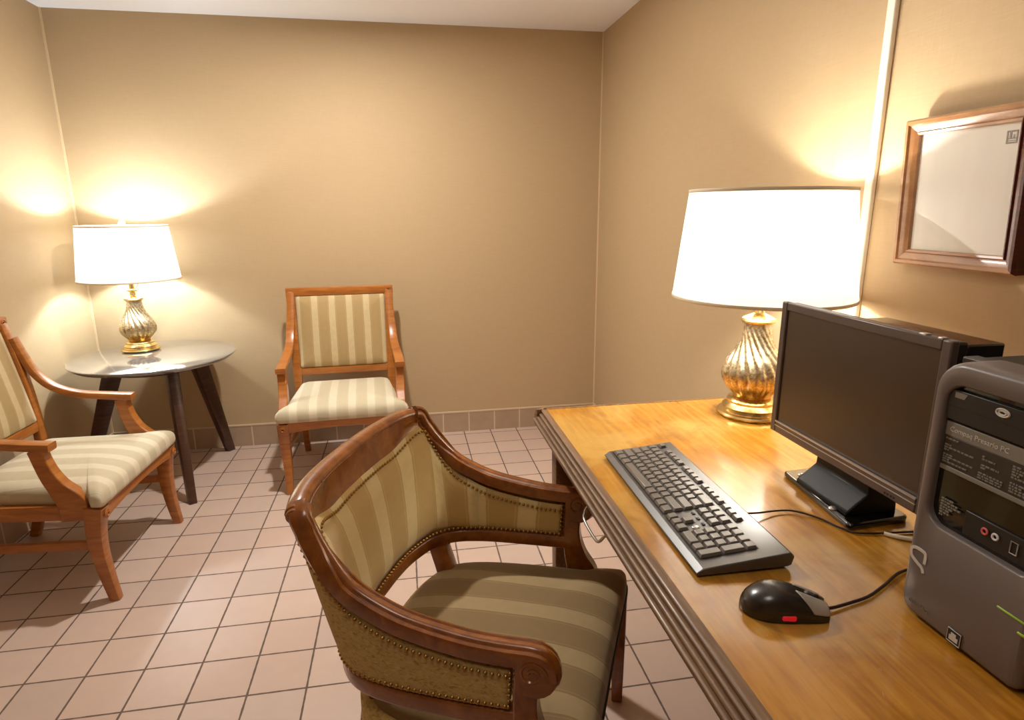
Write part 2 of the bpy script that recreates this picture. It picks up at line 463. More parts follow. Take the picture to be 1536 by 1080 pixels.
# ------------------------------------------------------------------ armchairs (wall chair and left chair)
def make_armchair(label, loc, rot):
    t = thing('open_armchair', label, 'armchair', loc, rot, 'open armchairs with striped seats')
    W = M['armwood']
    # y = distance back from the front feet, x = right
    for s in (-1, 1):
        bm = bmesh.new()
        pts = catmull([(s * .268, -.004, 0), (s * .268, .010, .09), (s * .270, .019, .18), (s * .272, .018, .26), (s * .272, .006, .352)], 5)
        prof = [rrect(.030 + .022 * (i / (len(pts) - 1)), .032 + .026 * (i / (len(pts) - 1)), .25, 2) for i in range(len(pts))]
        sweep(bm, pts, prof, (0, 1, 0)); leg = finish('leg', bm, W, t, 40)
        bm = bmesh.new()
        for k in range(2):
            ring = [(s * .272 + .013 * math.cos(a) * (1 - .4 * k), -.0252 - .0012 * k, .325 + .013 * math.sin(a) * (1 - .4 * k)) for a in [i * PI / 8 for i in range(16)]]
            tube(bm, ring, -.0022 * -1.2, 5, closed=True, side_hint=(0, 1, 0))
        finish('rosette', bm, W, leg, 50)
        # rear leg
        bm = bmesh.new()
        pts = catmull([(s * .235, .545, 0), (s * .236, .505, .12), (s * .238, .475, .25), (s * .240, .462, .37)], 5)
        sweep(bm, pts, [rrect(.03 + .006 * i / 15, .034 + .01 * i / 15, .25, 2) for i in range(len(pts))], (0, 1, 0))
        finish('leg', bm, W, t, 40)
        # back post
        bm = bmesh.new()
        pts = catmull([(s * .240, .455, .36), (s * .242, .456, .47), (s * .245, .468, .60), (s * .248, .490, .75), (s * .252, .520, .87), (s * .252, .524, .884)], 5)
        sweep(bm, pts, rrect(.040, .030, .3, 2), (0, 1, 0)); post = finish('back_post', bm, W, t, 40)
        bm = bmesh.new()
        ring = [(s * .253 + .012 * math.cos(a), .5102, .889 + .012 * math.sin(a)) for a in [i * PI / 8 for i in range(16)]]
        tube(bm, ring, .0022, 5, closed=True, side_hint=(0, 1, 0)); finish('rosette', bm, W, post, 50)
        # arm
        bm = bmesh.new()
        pts = catmull([(s * .276, .100, .571), (s * .275, .19, .578), (s * .270, .30, .592), (s * .262, .385, .628), (s * .258, .440, .690), (s * .253, .470, .770), (s * .250, .488, .83)], 7)
        n = len(pts)
        sweep(bm, pts, [rrect(.046 - .010 * i / n, .026 - .004 * i / n, .35, 2) for i in range(n)], [tuple(V((0, .0 - .9 * min(1, max(0, (i / n - .4) * 2)), 1 - .6 * max(0, i / n - .4)))) for i in range(n)])
        finish('arm', bm, W, t, 40)
        # arm support, concave towards the front
        front = catmull([(.122, .574), (.118, .535), (.104, .488), (.080, .446), (.044, .412), (.024, .385)], 6)
        rear = catmull([(.110, .310), (.112, .36), (.128, .41), (.146, .46), (.158, .51), (.168, .560)], 6)
        poly = [(y, z) for y, z in front] + [(.024, .310)] + [(y, z) for y, z in rear]
        bm = bmesh.new()
        prism(bm, poly, s * .270 - .020, s * .270 + .020, ((0, 1, 0), (0, 0, 1), (1, 0, 0), (0, 0, 0)))
        for v in bm.verts: v.co.x += s * .006 * max(0, (v.co.z - .36) / .2)
        finish('arm_support', bm, W, t, 30, .004)
        # side rail and stretcher
        bm = bmesh.new(); sweep(bm, [(s * .268, .03, .334), (s * .240, .46, .334)], rrect(.026, .052, .2, 2)); finish('side_rail', bm, W, t, 40)
        bm = bmesh.new(); sweep(bm, [(s * .268, .022, .210), (s * .237, .485, .205)], rrect(.020, .030, .2, 2)); finish('stretcher', bm, W, t, 40)
    bm = bmesh.new()
    # front rail with shallow arch
    pts = []
    for i in range(13):
        x = -.25 + .5 * i / 12; pts.append((x, .304 + .016 * (1 - (x / .25) ** 2)))
    poly = [(x, z) for x, z in pts] + [(.25, .36), (-.25, .36)]
    prism(bm, poly, -.018, .010, ((1, 0, 0), (0, 0, 1), (0, 1, 0), (0, 0, 0))); finish('front_rail', bm, W, t, 30, .003)
    bm = bmesh.new(); box2(bm, (-.235, .448, .308), (.235, .474, .36)); finish('rear_rail', bm, W, t, 30, .003)
    # back rails follow the tilt of the posts
    bm = bmesh.new(); sweep(bm, [(-.273, .5265, .889), (.273, .5265, .889)], rrect(.032, .042, .2, 2)); finish('top_rail', bm, W, t, 40)
    bm = bmesh.new(); sweep(bm, [(-.225, .458, .476), (.225, .458, .476)], rrect(.026, .040, .3, 3)); finish('lower_rail', bm, W, t, 40)
    # seat cushion
    out = [(-.304, -.030), (.304, -.030), (.298, .010), (.278, .018), (.262, .12), (.228, .440), (-.228, .440), (-.262, .12), (-.278, .018), (-.298, .010)]
    out = subdiv_poly(dense(out, 4, .03), .03)
    bm = bmesh.new()
    pillow(bm, out, [(.97, .356), (.99, .362), (1, .374), (.998, .388), (.985, .400), (.95, .411), (.88, .421), (.76, .430), (.6, .436), (.4, .441), (.2, .443)], lambda x, y, h: V((x, y, h + (.012 * max(0, y) / .44 if h > .37 else 0))))
    finish('seat_cushion', bm, M['fab_seat'], t, 60)
    # back cushion: in plane tilted with the posts
    def bp(x, h, d):
        f = (h - .49) / .38
        y = .460 + .062 * f + .010 * f * f
        return V((x, y - d, h))
    out = subdiv_poly(dense([(-.226, .496), (.226, .496), (.230, .868), (-.230, .868)], 4, .012), .03)
    bm = bmesh.new()
    pillow(bm, out, [(1, -.008), (1, .010), (.985, .018), (.95, .023), (.8, .029), (.6, .033), (.3, .036)], bp, bottom=True)
    finish('back_cushion', bm, M['fab_arm'], t, 60)
    bm = bmesh.new()
    brd = [(.219, .504), (.223, .860), (-.223, .860), (-.219, .504)]
    path = [bp(x, h, .0165) for x, h in subdiv_poly(brd, .02)]
    tube(bm, path, .0035, 6, closed=True, side_hint=(0, 1, 0)); finish('welt', bm, M['fab_arm'], t, 60)
    return t
make_armchair('honey-brown wooden armchair with striped back standing against the back wall', (-.312, 2.813, 0), math.radians(3))
make_armchair('honey-brown wooden armchair cut by the left edge, in front of the round table', (-1.025, 2.332, 0), math.radians(87.2))

# ------------------------------------------------------------------ desk chair
def make_desk_chair():
    t = thing('barrel_desk_chair', 'dark cherry barrel chair with nailhead trim pulled up to the desk', 'chair', (-.091, 1.257, 0), math.radians(-23))
    W = M['deskchairwood']
    # half control points: (u, v, z) top rail centre, and lower rail centre
    topc = [(-.048, 0, .797), (-.044, .10, .797), (-.029, .195, .797), (-.002, .266, .792), (.016, .278, .760), (.046, .284, .715), (.088, .288, .670), (.14, .291, .641), (.20, .293, .620), (.29, .294, .604), (.35, .293, .599), (.408, .291, .598)]
    botc = [(.000, 0, .464), (.003, .07, .464), (.012, .135, .464), (.034, .200, .465), (.055, .232, .465), (.080, .254, .466), (.110, .268, .467), (.15, .277, .468), (.20, .283, .469), (.28, .286, .470), (.34, .287, .471), (.405, .287, .472)]
    T = catmull(topc, 6); B = catmull(botc, 6)
    def full(c): return [(u, -v, z) for u, v, z in c[::-1]] + [(u, v, z) for u, v, z in c[1:]]
    TF, BF = [V(p) for p in full(T)], [V(p) for p in full(B)]
    n = len(TF); mid = n // 2
    # inward normal per index (horizontal)
    inn = []
    for i in range(n):
        d = BF[min(i + 1, n - 1)] - BF[max(i - 1, 0)]
        nv = V((d.y, -d.x, 0)).normalized()       # towards the seat
        inn.append(nv)
    e = 3 * 6      # half-range of the crest in samples (ear)
    ia, ib = mid - e, mid + e
    # arc length along the shell for stripes
    arc = [0.0]
    for i in range(1, n): arc.append(arc[-1] + ((BF[i] - BF[i - 1]).length + (TF[i] - TF[i - 1]).length * .9) / 2 * 1.0)
    am = arc[mid]
    def crestw(i):
        k = min(1, abs(i - mid) / e)
        k = min(1, max(0, (k - .45) / .55)); k = k * k * (3 - 2 * k); return .058 * (1 - k) + .028 * k
    def topedge(i):
        if ia <= i <= ib:
            w = crestw(i); d = (BF[i] - TF[i]).normalized(); return TF[i] + d * w
        d = (BF[i] - TF[i]).normalized(); return TF[i] + d * .026
    def botedge(i):
        d = (TF[i] - BF[i]).normalized(); return BF[i] + d * .022
    # upholstery, inner and outer
    for name, off, mat, bulge in (('inner_upholstery', .010, M['fab_desk'], .020), ('outer_upholstery', -.010, M['fab_back'], -.004)):
        bm = bmesh.new(); uvl = bm.loops.layers.uv.verify(); grid = []; K = 12
        i0, i1 = 3, n - 4
        for i in range(i0, i1 + 1):
            a, b = topedge(i), botedge(i); row = []
            for k in range(K + 1):
                s = k / K; env = min(1, 6 * min(s, 1 - s)) ** .5
                p = a.lerp(b, s) + inn[i] * (off + bulge * env * (1 - (2 * s - 1) ** 2 * .4) * (.3 if abs(i - mid) > 42 else 1))
                row.append((bm.verts.new(p), (arc[i] - am + .041, s * .4)))
            grid.append(row)
        for r0, r1 in zip(grid, grid[1:]):
            for k in range(K):
                q = (r0[k], r0[k + 1], r1[k + 1], r1[k]); f = bm.faces.new([x[0] for x in q])
                for l, x in zip(f.loops, q): l[uvl].uv = x[1]
        o = finish(name, bm, mat, t, 70)
        m = o.modifiers.new('thick', 'SOLIDIFY'); m.thickness = .006; m.offset = 0
    # lower rail
    bm = bmesh.new(); sweep(bm, BF, rrect(.032, .034, .35, 3)); finish('lower_rail', bm, W, t, 45)
    # crest board: wide concave band from roll to nail line
    bm = bmesh.new(); rings = []
    for i in range(ia, ib + 1):
        a = TF[i]; d = (BF[i] - TF[i]).normalized(); w = crestw(i) + .006; nn = inn[i]
        pr = []
        for k in range(7):
            s = k / 6; pr.append(a + d * (w * s) + nn * (.015 - .003 * math.sin(PI * s)))
        for k in range(6, -1, -1):
            s = k / 6; pr.append(a + d * (w * s) - nn * (.018 + .004 * (1 - s)))
        rings.append([bm.verts.new(p) for p in pr])
    for A, C in zip(rings, rings[1:]):
        for j in range(len(A)): bm.faces.new((A[j], A[(j + 1) % len(A)], C[(j + 1) % len(A)], C[j]))
    bm.faces.new(rings[0][::-1]); bm.faces.new(rings[-1])
    crest = finish('crest_rail', bm, W, t, 50)
    # rolled top edge of the crest
    bm = bmesh.new()
    path = [TF[i] + V((0, 0, .001)) - inn[i] * .006 for i in range(ia, ib + 1)]
    sweep(bm, path, [(x * 1.45, y) for x, y in circ(.0135, 14)]); finish('crest_roll', bm, W, crest, 60)
    for ii, sg in ((ia, -1), (ib, 1)):
        bm = bmesh.new()
        c = TF[ii] + V((0, 0, .001)) - inn[ii] * .008; tg = (TF[ii + sg] - TF[ii - 2 * sg]).normalized()
        for q, rr in ((-.008, .0165), (.001, .0185), (.009, .0165)):
            ring = [c + tg * (q * 1.0 - .004), c + tg * (q * 1.0 + .004)]
            tube(bm, ring, rr, 16)
        finish('ear_moulding', bm, W, crest, 50, .0015)
    # side/arm rails with reeded top
    for s in (-1, 1):
        idx = range(ib - 1, n) if s > 0 else range(ia + 1, -1, -1)
        pts = [TF[i] for i in idx]
        hints = []
        for q, i in enumerate(idx):
            k = min(1, q / 18); hints.append(tuple((inn[i] * (1 - k) * 1.2 + V((0, 0, 1)) * (.25 + k))))
        prof = []
        for q in range(len(pts)):
            w = .046; h = .036
            top = [(w / 2 - .001, h / 2 - .010), (w / 2 - .003, h / 2 - .004), (w / 2 - .008, h / 2 - .002), (w / 2 - .012, h / 2 - .006), (w / 2 - .015, h / 2 - .001), (.004, h / 2 + .002), (-.004, h / 2 + .002),
                   (-w / 2 + .015, h / 2 - .001), (-w / 2 + .012, h / 2 - .006), (-w / 2 + .008, h / 2 - .002), (-w / 2 + .003, h / 2 - .004), (-w / 2 + .001, h / 2 - .010)]
            bot = [(-w / 2 + .004, -h / 2 + .004), (-w / 2 + .010, -h / 2), (w / 2 - .010, -h / 2), (w / 2 - .004, -h / 2 + .004)]
            prof.append(top + bot)
        # scroll end: continue the rail round a quarter turn downwards
        end = pts[-1]
        extra = []
        R = .026
        for k in range(1, 12):
            a = k / 11 * PI * 1.15
            extra.append(end + V((.008 + R * math.sin(a), 0, -R + R * math.cos(a))))
        allp = pts + extra
        fp = prof + [prof[-1]] * 11
        fh = hints + [(math.sin(k / 11 * PI * 1.15), 0, math.cos(k / 11 * PI * 1.15)) for k in range(1, 12)]
        fh = [tuple(h) for h in fh]
        bm = bmesh.new(); sweep(bm, allp, fp, fh)
        # solid roll core
        c = end + V((.008, 0, -R + .006))
        tube(bm, [c + V((0, -.0215, 0)), c + V((0, .0215, 0))], .029, 24)
        arm = finish('arm_rail', bm, W, t, 40)
        bm = bmesh.new()
        for sd in (-1, 1):
            sp = [c + V(((.024 - .018 * k / 26) * math.cos(k / 26 * 9), sd * .0218, (.024 - .018 * k / 26) * math.sin(k / 26 * 9))) for k in range(27)]
            tube(bm, sp, .0026, 5, side_hint=(0, 1, 0))
        finish('scroll_carving', bm, W, arm, 50)
        # front post under the arm, concave to the front
        fr = catmull([(.432, .575), (.424, .535), (.424, .49), (.438, .445), (.466, .40), (.478, .345)], 5)
        re = catmull([(.405, .345), (.392, .40), (.384, .45), (.382, .52), (.386, .585)], 5)
        bm = bmesh.new(); prism(bm, fr + re, s * .290 - .018, s * .290 + .018, ((1, 0, 0), (0, 0, 1), (0, 1, 0), (0, 0, 0)))
        finish('arm_post', bm, W, t, 30, .004)
        # legs
        bm = bmesh.new(); sweep(bm, [(.532 if s > 0 else .500, s * .302, 0), (.530 if s > 0 else .498, s * .298, .2), (.526 if s > 0 else .494, s * .290, .345)], [rrect(.026, .028, .2, 2), rrect(.034, .036, .2, 2), rrect(.044, .044, .2, 2)], (1, 0, 0)); finish('leg', bm, W, t, 40)
        bm = bmesh.new(); pts2 = catmull([(.040, s * .215, 0), (.075, s * .203, .14), (.100, s * .195, .28), (.098, s * .198, .38), (.070, s * .212, .46)], 4)
        sweep(bm, pts2, [rrect(.032 + .010 * min(1, k / 12), .034 + .010 * min(1, k / 12), .2, 2) for k in range(len(pts2))], (1, 0, 0)); finish('leg', bm, W, t, 40)
        bm = bmesh.new(); sweep(bm, [(.52, s * .245, .325), (.30, s * .240, .325), (.08, s * .170, .325)], rrect(.026, .050, .2, 2)); finish('seat_rail', bm, W, t, 40)
    bm = bmesh.new(); sweep(bm, [(.455, -.25, .325), (.480, .25, .325)], rrect(.026, .050, .2, 2)); finish('seat_rail', bm, W, t, 40)
    bm = bmesh.new(); sweep(bm, [(.085, -.17, .325), (.085, .17, .325)], rrect(.026, .050, .2, 2)); finish('seat_rail', bm, W, t, 40)
    # nail heads
    rng = range(3, n - 3)
    for sg, off in ((1, .024), (-1, .017)):
        rows = [[topedge(i) + (BF[i] - TF[i]).normalized() * .010 + inn[i] * sg * off for i in rng],
                [botedge(i) + (TF[i] - BF[i]).normalized() * .006 + inn[i] * sg * (off if sg > 0 else .015) for i in rng]]
        nr = [inn[i] * sg for i in rng]
        for r in rows:
            bm = bmesh.new(); studs(bm, r, nr); finish('nailhead_trim', bm, M['nail'], t, 60)
        for i in (3, n - 4):
            a, b = topedge(i), botedge(i); pp = [a.lerp(b, k / 6) + inn[i] * sg * (off - .004) for k in range(7)]
            bm = bmesh.new(); studs(bm, pp, [inn[i] * sg] * 7); finish('nailhead_trim', bm, M['nail'], t, 60)
    # seat
    half = catmull([(.034, 0), (.046, .13), (.082, .218), (.16, .258), (.30, .276), (.42, .280), (.455, .283), (.480, .297), (.515, .303), (.540, .298), (.548, .25), (.547, .12), (.546, 0)], 5)
    out = [(u, v) for u, v in half] + [(u, -v) for u, v in half[-2:0:-1]]
    skew = lambda u, v: (u - .062 * (.29 - v) * min(1, max(0, (u - .15) / .35)), v)
    out = [skew(u, v) for u, v in out]
    bm = bmesh.new()
    pillow(bm, out, [(.97, .350), (1, .358), (1, .378), (.99, .392), (.965, .402), (.92, .410), (.84, .418), (.72, .426), (.55, .432), (.35, .436), (.15, .438)], lambda x, y, h: V((x, y, h)), lambda x, y: (y + .02, x))
    finish('seat_cushion', bm, M['fab_deskseat'], t, 70)
    hb = catmull([(.022, 0), (.026, .10), (.040, .180), (.066, .228), (.110, .258), (.20, .270), (.32, .272), (.44, .272), (.500, .280), (.524, .272), (.532, .24), (.534, .12), (.534, 0)], 5)
    ob = [skew(u, v) for u, v in hb] + [skew(u, -v) for u, v in hb[-2:0:-1]]
    bm = bmesh.new()
    pillow(bm, ob, [(.985, .300), (1, .304), (1.0, .372), (.97, .380), (.6, .384)], lambda x, y, h: V((x, y, h)), lambda x, y: (y + .02, x))
    finish('seat_box_upholstery', bm, M['fab_back'], t, 50)
    bm = bmesh.new()
    pb = [skew(u, v) + (.306,) for u, v in hb] + [skew(u, -v) + (.306,) for u, v in hb[-2::-1]]
    nb = [(0, 0, 0)] * len(pb); cxx = sum(p[0] for p in pb) / len(pb)
    nb = [tuple(V((p[0] - cxx, p[1], 0)).normalized()) for p in pb]
    studs(bm, pb, nb); finish('nailhead_trim', bm, M['nail'], t, 60)
    bm = bmesh.new()
    cu = sum(p[0] for p in out) / len(out)
    tube(bm, [(cu + (u - cu) * 1.0, v * 1.0, .360) for u, v in out], .004, 6, closed=True)
    finish('piping', bm, M['piping'], t, 60)
    return t
make_desk_chair()

# ------------------------------------------------------------------ desk
def make_desk():
    t = thing('writing_desk', 'honey-topped wooden writing desk with dark reeded edge along the right wall', 'desk', (0, 0, 0))
    x0, x1, y0, y1 = .352, XR - .012, .02, 1.572
    bm = bmesh.new(); box2(bm, (x0 + .012, y0 + .012, DESK - .028), (x1, y1 - .012, DESK)); finish('desktop', bm, M['desktop'], t, 30, .001)
    # reeded moulding round the front and two ends
    prof = [(.0, .000), (.012, .000)]   # x outward, z
    pts = []
    # reeds stepping outward and down
    base = [(.000, .000), (.009, .000)]
    z = 0.0; o = .010
    poly = [(-.004, -.048), (-.004, .0008), (.004, .0008)]
    reeds = 4
    for k in range(reeds):
        cx = .0075 + k * .0066; cz = -.0042 - k * .0090; r = .0044
        for a in (100, 65, 30, -5, -40):
            poly.append((cx + r * math.cos(math.radians(a)), cz + r * math.sin(math.radians(a))))
        poly.append((cx - .0050, cz - .0046))
    poly += [(.0275, -.038), (.0240, -.048)]
    def mould(p, q, outdir):
        d = (V(q) - V(p)).normalized(); ax = V(outdir)
        prism(bm, poly, 0, (V(q) - V(p)).length, (ax, V((0, 0, 1)), d, p))
    bm = bmesh.new(); mould((x0 + .012, y0, DESK), (x0 + .012, y1, DESK), (-1, 0, 0)); finish('edge_moulding', bm, M['deskdark'], t, 35)
    bm = bmesh.new(); mould((x0 - .012, y1 - .012, DESK), (x1, y1 - .012, DESK), (0, 1, 0)); finish('edge_moulding', bm, M['deskdark'], t, 35)
    bm = bmesh.new(); mould((x0 - .012, y0 + .012, DESK), (x1, y0 + .012, DESK), (0, -1, 0)); finish('edge_moulding', bm, M['deskdark'], t, 35)
    # apron and drawer set back
    ax = x0 + .030
    bm = bmesh.new(); box2(bm, (ax, y0 + .06, DESK - .105), (ax + .02, y1 - .08, DESK - .026)); finish('apron', bm, M['deskdark'], t, 30, .002)
    bm = bmesh.new(); box2(bm, (ax - .004, .72, DESK - .10), (ax, 1.32, DESK - .052)); dr = finish('drawer', bm, M['deskdark'], t, 30, .001)
    for yc in (1.085,):
        bm = bmesh.new()
        pth = catmull([(ax - .004, yc + .062, DESK - .078), (ax - .020, yc + .060, DESK - .084), (ax - .030, yc + .052, DESK - .100), (ax - .032, yc + .03, DESK - .106), (ax - .032, yc - .03, DESK - .106), (ax - .030, yc - .052, DESK - .100), (ax - .020, yc - .060, DESK - .084), (ax - .004, yc - .062, DESK - .078)], 5)
        tube(bm, pth, .0032, 8); finish('handle', bm, M['silver'], dr, 60)
    for xx in (ax + .015, x1 - .04):
        for yy in (y0 + .07, y1 - .085):
            bm = bmesh.new(); sweep(bm, [(xx, yy, 0), (xx, yy, DESK - .026)], [rrect(.036, .036, .2, 2), rrect(.052, .052, .2, 2)], (1, 0, 0)); finish('leg', bm, M['deskdark'], t, 40)
    bm = bmesh.new(); box2(bm, (ax + .04, y1 - .10, .545), (x1 - .06, y1 - .075, .575)); finish('stretcher', bm, M['deskdark'], t, 30, .002)
    bm = bmesh.new(); box2(bm, (x1 - .05, y0 + .06, DESK - .105), (x1 - .03, y1 - .08, DESK - .026)); finish('apron', bm, M['deskdark'], t, 30, .002)
make_desk()

# ------------------------------------------------------------------ side table
def make_table():
    cx, cy, h, R = -1.199, 3.108, .632, .357
    t = thing('round_side_table', 'round dark glossy side table on splayed walnut legs in the back left corner', 'table', (cx, cy, 0))
    bm = bmesh.new(); lathe(bm, [(R - .018, h - .022), (R - .004, h - .012), (R, h - .006), (R - .001, h - .002), (R - .006, h)], 72)
    finish('tabletop', bm, M['tabletop'], t, 25)
    bm = bmesh.new(); lathe(bm, [(.20, h - .060), (.215, h - .056), (.215, h - .022)], 48); finish('apron_ring', bm, M['legwood'], t, 40)
    feet = [((-1.01, 2.785), (-1.085, 2.965)), ((-1.008, 3.43), (-1.050, 3.20)), ((-1.545, 2.98), (-1.335, 2.99))]
    for (fx, fy), (tx, ty) in feet:
        bm = bmesh.new()
        p0, p1 = V((fx - cx, fy - cy, 0)), V((tx - cx, ty - cy, h - .022))
        d = V((fx - cx, fy - cy, 0)).normalized()
        sweep(bm, [p0, p0.lerp(p1, .5), p1], [rrect(.034, .046, .25, 2), rrect(.042, .062, .25, 2), rrect(.050, .080, .25, 2)], tuple(d))
        for v in bm.verts:
            if v.co.z < .012: v.co.z = 0
        finish('leg', bm, M['legwood'], t, 40)
    return cx, cy, h
TBX, TBY, TBH = make_table()

# ------------------------------------------------------------------ lamps
def make_lamp(label, loc, finial, shade_z, rot=0.0, shade_off=(0, 0)):
    t = thing('table_lamp', label, 'lamp', loc, rot, 'gold glass table lamps')
    bm = bmesh.new()
    lathe(bm, [(.080, 0), (.086, .002), (.087, .006), (.084, .010), (.074, .013), (.072, .018), (.074, .024), (.066, .030), (.062, .034), (.063, .040), (.058, .046), (.048, .050)], 48)
    finish('base', bm, M['brass'], t, 35)
    fl = lambda a, z: 1 + (.06 * (min(1, max(0, (z - .055) / .03)) * min(1, max(0, (.245 - z) / .02))) * (abs(math.cos(9 * (a + .8 * z + 62 * max(0, z - .105) ** 2))) ** .7 * 2 - 1.3))
    prof = catmull([(.046, .049), (.050, .056), (.060, .068), (.072, .085), (.0785, .105), (.077, .125), (.068, .148), (.054, .170), (.043, .190), (.037, .210), (.034, .230), (.035, .246)], 4)
    bm = bmesh.new(); lathe(bm, prof, 128, fl); finish('glass_body', bm, M['mercury'], t, 60)
    bm = bmesh.new(); lathe(bm, [(.034, .244), (.041, .248), (.043, .253), (.041, .259), (.034, .263), (.022, .268), (.014, .272), (.012, .288), (.020, .291), (.026, .295), (.026, .300), (.012, .303), (.012, .345), (.018, .348), (.018, .385), (.010, .388)], 32)
    finish('socket', bm, M['brass'], t, 35)
    sz0, sz1 = shade_z; r0, r1 = .220, .192
    # harp
    bm = bmesh.new()
    hp = catmull([(.014, 0, .300), (.050, 0, .36), (.062, 0, .43), (.045, 0, sz1 - .03), (0, 0, sz1 - .006), (-.045, 0, sz1 - .03), (-.062, 0, .43), (-.050, 0, .36), (-.014, 0, .300)], 6)
    tube(bm, hp, .0018, 6, side_hint=(0, 1, 0)); finish('harp', bm, M['brass'], t, 60)
    # shade
    bm = bmesh.new(); A = []
    seg = 72
    for r, z in ((r0, sz0), (r0 + (r1 - r0) * .33, sz0 + (sz1 - sz0) * .33), (r0 + (r1 - r0) * .67, sz0 + (sz1 - sz0) * .67), (r1, sz1)):
        A.append([bm.verts.new((shade_off[0] + r * math.cos(2 * PI * i / seg), shade_off[1] + r * math.sin(2 * PI * i / seg), z)) for i in range(seg)])
    for a, b in zip(A, A[1:]):
        for i in range(seg): bm.faces.new((a[i], a[(i + 1) % seg], b[(i + 1) % seg], b[i]))
    sh = finish('shade', bm, M['shade'], t, 60)
    for r, z in ((r0, sz0), (r1, sz1)):
        bm = bmesh.new()
        sweep(bm, [(shade_off[0] + r * math.cos(2 * PI * i / seg), shade_off[1] + r * math.sin(2 * PI * i / seg), z) for i in range(seg)], rrect(.003, .008, .3, 1), closed=True)
        finish('shade_binding', bm, M['trimcloth'], sh, 60)
    bm = bmesh.new()
    for k in range(3):
        a = k * 2 * PI / 3 + .4
        tube(bm, [(0, 0, sz1 - .006), (shade_off[0] + r1 * math.cos(a), shade_off[1] + r1 * math.sin(a), sz1 - .004)], .0014, 5)
    finish('shade_spider', bm, M['brass'], sh, 60)
    if finial:
        bm = bmesh.new(); lathe(bm, [(.004, sz1 - .006), (.004, sz1 + .004), (.010, sz1 + .007), (.016, sz1 + .015), (.012, sz1 + .024), (.007, sz1 + .028), (.008, sz1 + .032), (.003, sz1 + .038), (.001, sz1 + .040)], 12)
        finish('finial', bm, M['crystal'], t, 20)
    return t
L1 = (.896, 1.420, DESK + .0006); L2 = (-1.312, 3.250, TBH + .0006)
make_lamp('gold mercury-glass table lamp glowing on the desk behind the monitor', L1, False, (.315, .575))
make_lamp('gold mercury-glass table lamp glowing on the round side table', L2, True, (.350, .602))

# ------------------------------------------------------------------ monitor
def make_monitor():
    t = thing('computer_monitor', 'black widescreen computer monitor with dark screen on the desk', 'monitor', (.79, .93, DESK))
    X, Y, Z = .79, .93, DESK
    def L(p): return (p[0] - X, p[1] - Y, p[2] - Z)
    xf = .764; y0, y1, z0, z1 = .727, 1.132, .835, 1.113
    bw = .017
    # housing behind bezel
    bm = bmesh.new(); box2(bm, L((xf + .006, y0 + .004, z0 + .004)), L((xf + .034, y1 - .004, z1 - .003))); finish('rear_housing', bm, M['blackplastic'], t, 30, .004)
    # bezel frame
    bm = bmesh.new()
    def fr(a, b, c, d): box2(bm, L((xf, a, c)), L((xf + .014, b, d)))
    fr(y0, y0 + bw, z0, z1); fr(y1 - bw, y1, z0, z1); fr(y0 + bw, y1 - bw, z1 - bw, z1); fr(y0 + bw, y1 - bw, z0, z0 + .026)
    bz = finish('bezel', bm, M['bezel'], t, 30, .0025)
    bm = bmesh.new(); box2(bm, L((xf - .0015, y0 + bw, z0 + .0235)), L((xf + .002, y1 - bw, z0 + .0265))); box2(bm, L((xf - .0012, y0 + bw, z0 + .015)), L((xf + .002, y1 - bw, z0 + .0165)))
    finish('bezel_line', bm, M['silver'], bz, 30)
    bm = bmesh.new(); box2(bm, L((xf + .004, y0 + bw - .001, z0 + .025)), L((xf + .008, y1 - bw + .001, z1 - bw + .001))); finish('screen', bm, M['screen'], t, 0)
    # thick rear block, top seen over the bezel
    bm = bmesh.new(); box2(bm, L((xf + .03, y0 + .003, 1.078)), L((xf + .095, .958, 1.106))); finish('rear_top_block', bm, M['glossblack'], t, 30, .003)
    bm = bmesh.new(); box2(bm, L((xf + .012, y0 - .002, .90)), L((xf + .093, .93, 1.076))); finish('rear_side_block', bm, M['bezel'], t, 30, .012)
    for b0, b1 in ((.775, .788), (.745, .754)):
        bm = bmesh.new(); box2(bm, L((xf + .001, b0, z1 - .003)), L((xf + .012, b1, z1 + .002))); finish('top_button', bm, M['silver'], t, 30, .001)
    # stand
    bm = bmesh.new(); prism(bm, dense([(.722, .822), (.848, .832), (.850, 1.052), (.745, 1.046)], 4, .012), 0, .012, ((1, 0, 0), (0, 1, 0), (0, 0, 1), (-X, -Y, 0)))
    st = finish('stand_base', bm, M['glossblack'], t, 30, .004)
    bm = bmesh.new()
    prism(bm, [(.736, .011), (.738, .020), (.768, .044), (.776, .050), (.780, .165), (.822, .165), (.836, .011)], .850, .992, ((1, 0, 0), (0, 0, 1), (0, 1, 0), (-X, -Y, 0)))
    finish('stand_neck', bm, M['standblack'], t, 25, .003)
    for xx, yy, zz in ((.768, 1.018, .0125), (.7335, .880, .0125)):
        bm = bmesh.new(); lathe(bm, [(.007, -.001), (.007, .001), (.005, .003), (.001, .0035)], 16)
        bmesh.ops.translate(bm, verts=bm.verts, vec=(xx - X, yy - Y, zz)); finish('stand_screw', bm, M['silver'], st, 40)
    # small marks too fine to read at the lower near corner
    for k, yy in enumerate((.803, .797, .790, .784)):
        bm = bmesh.new(); box2(bm, L((xf - .0006, yy, z0 + .005)), L((xf + .001, yy + .003, z0 + .0085))); finish('bezel_mark', bm, M['keywell'], bz, 0)
make_monitor()

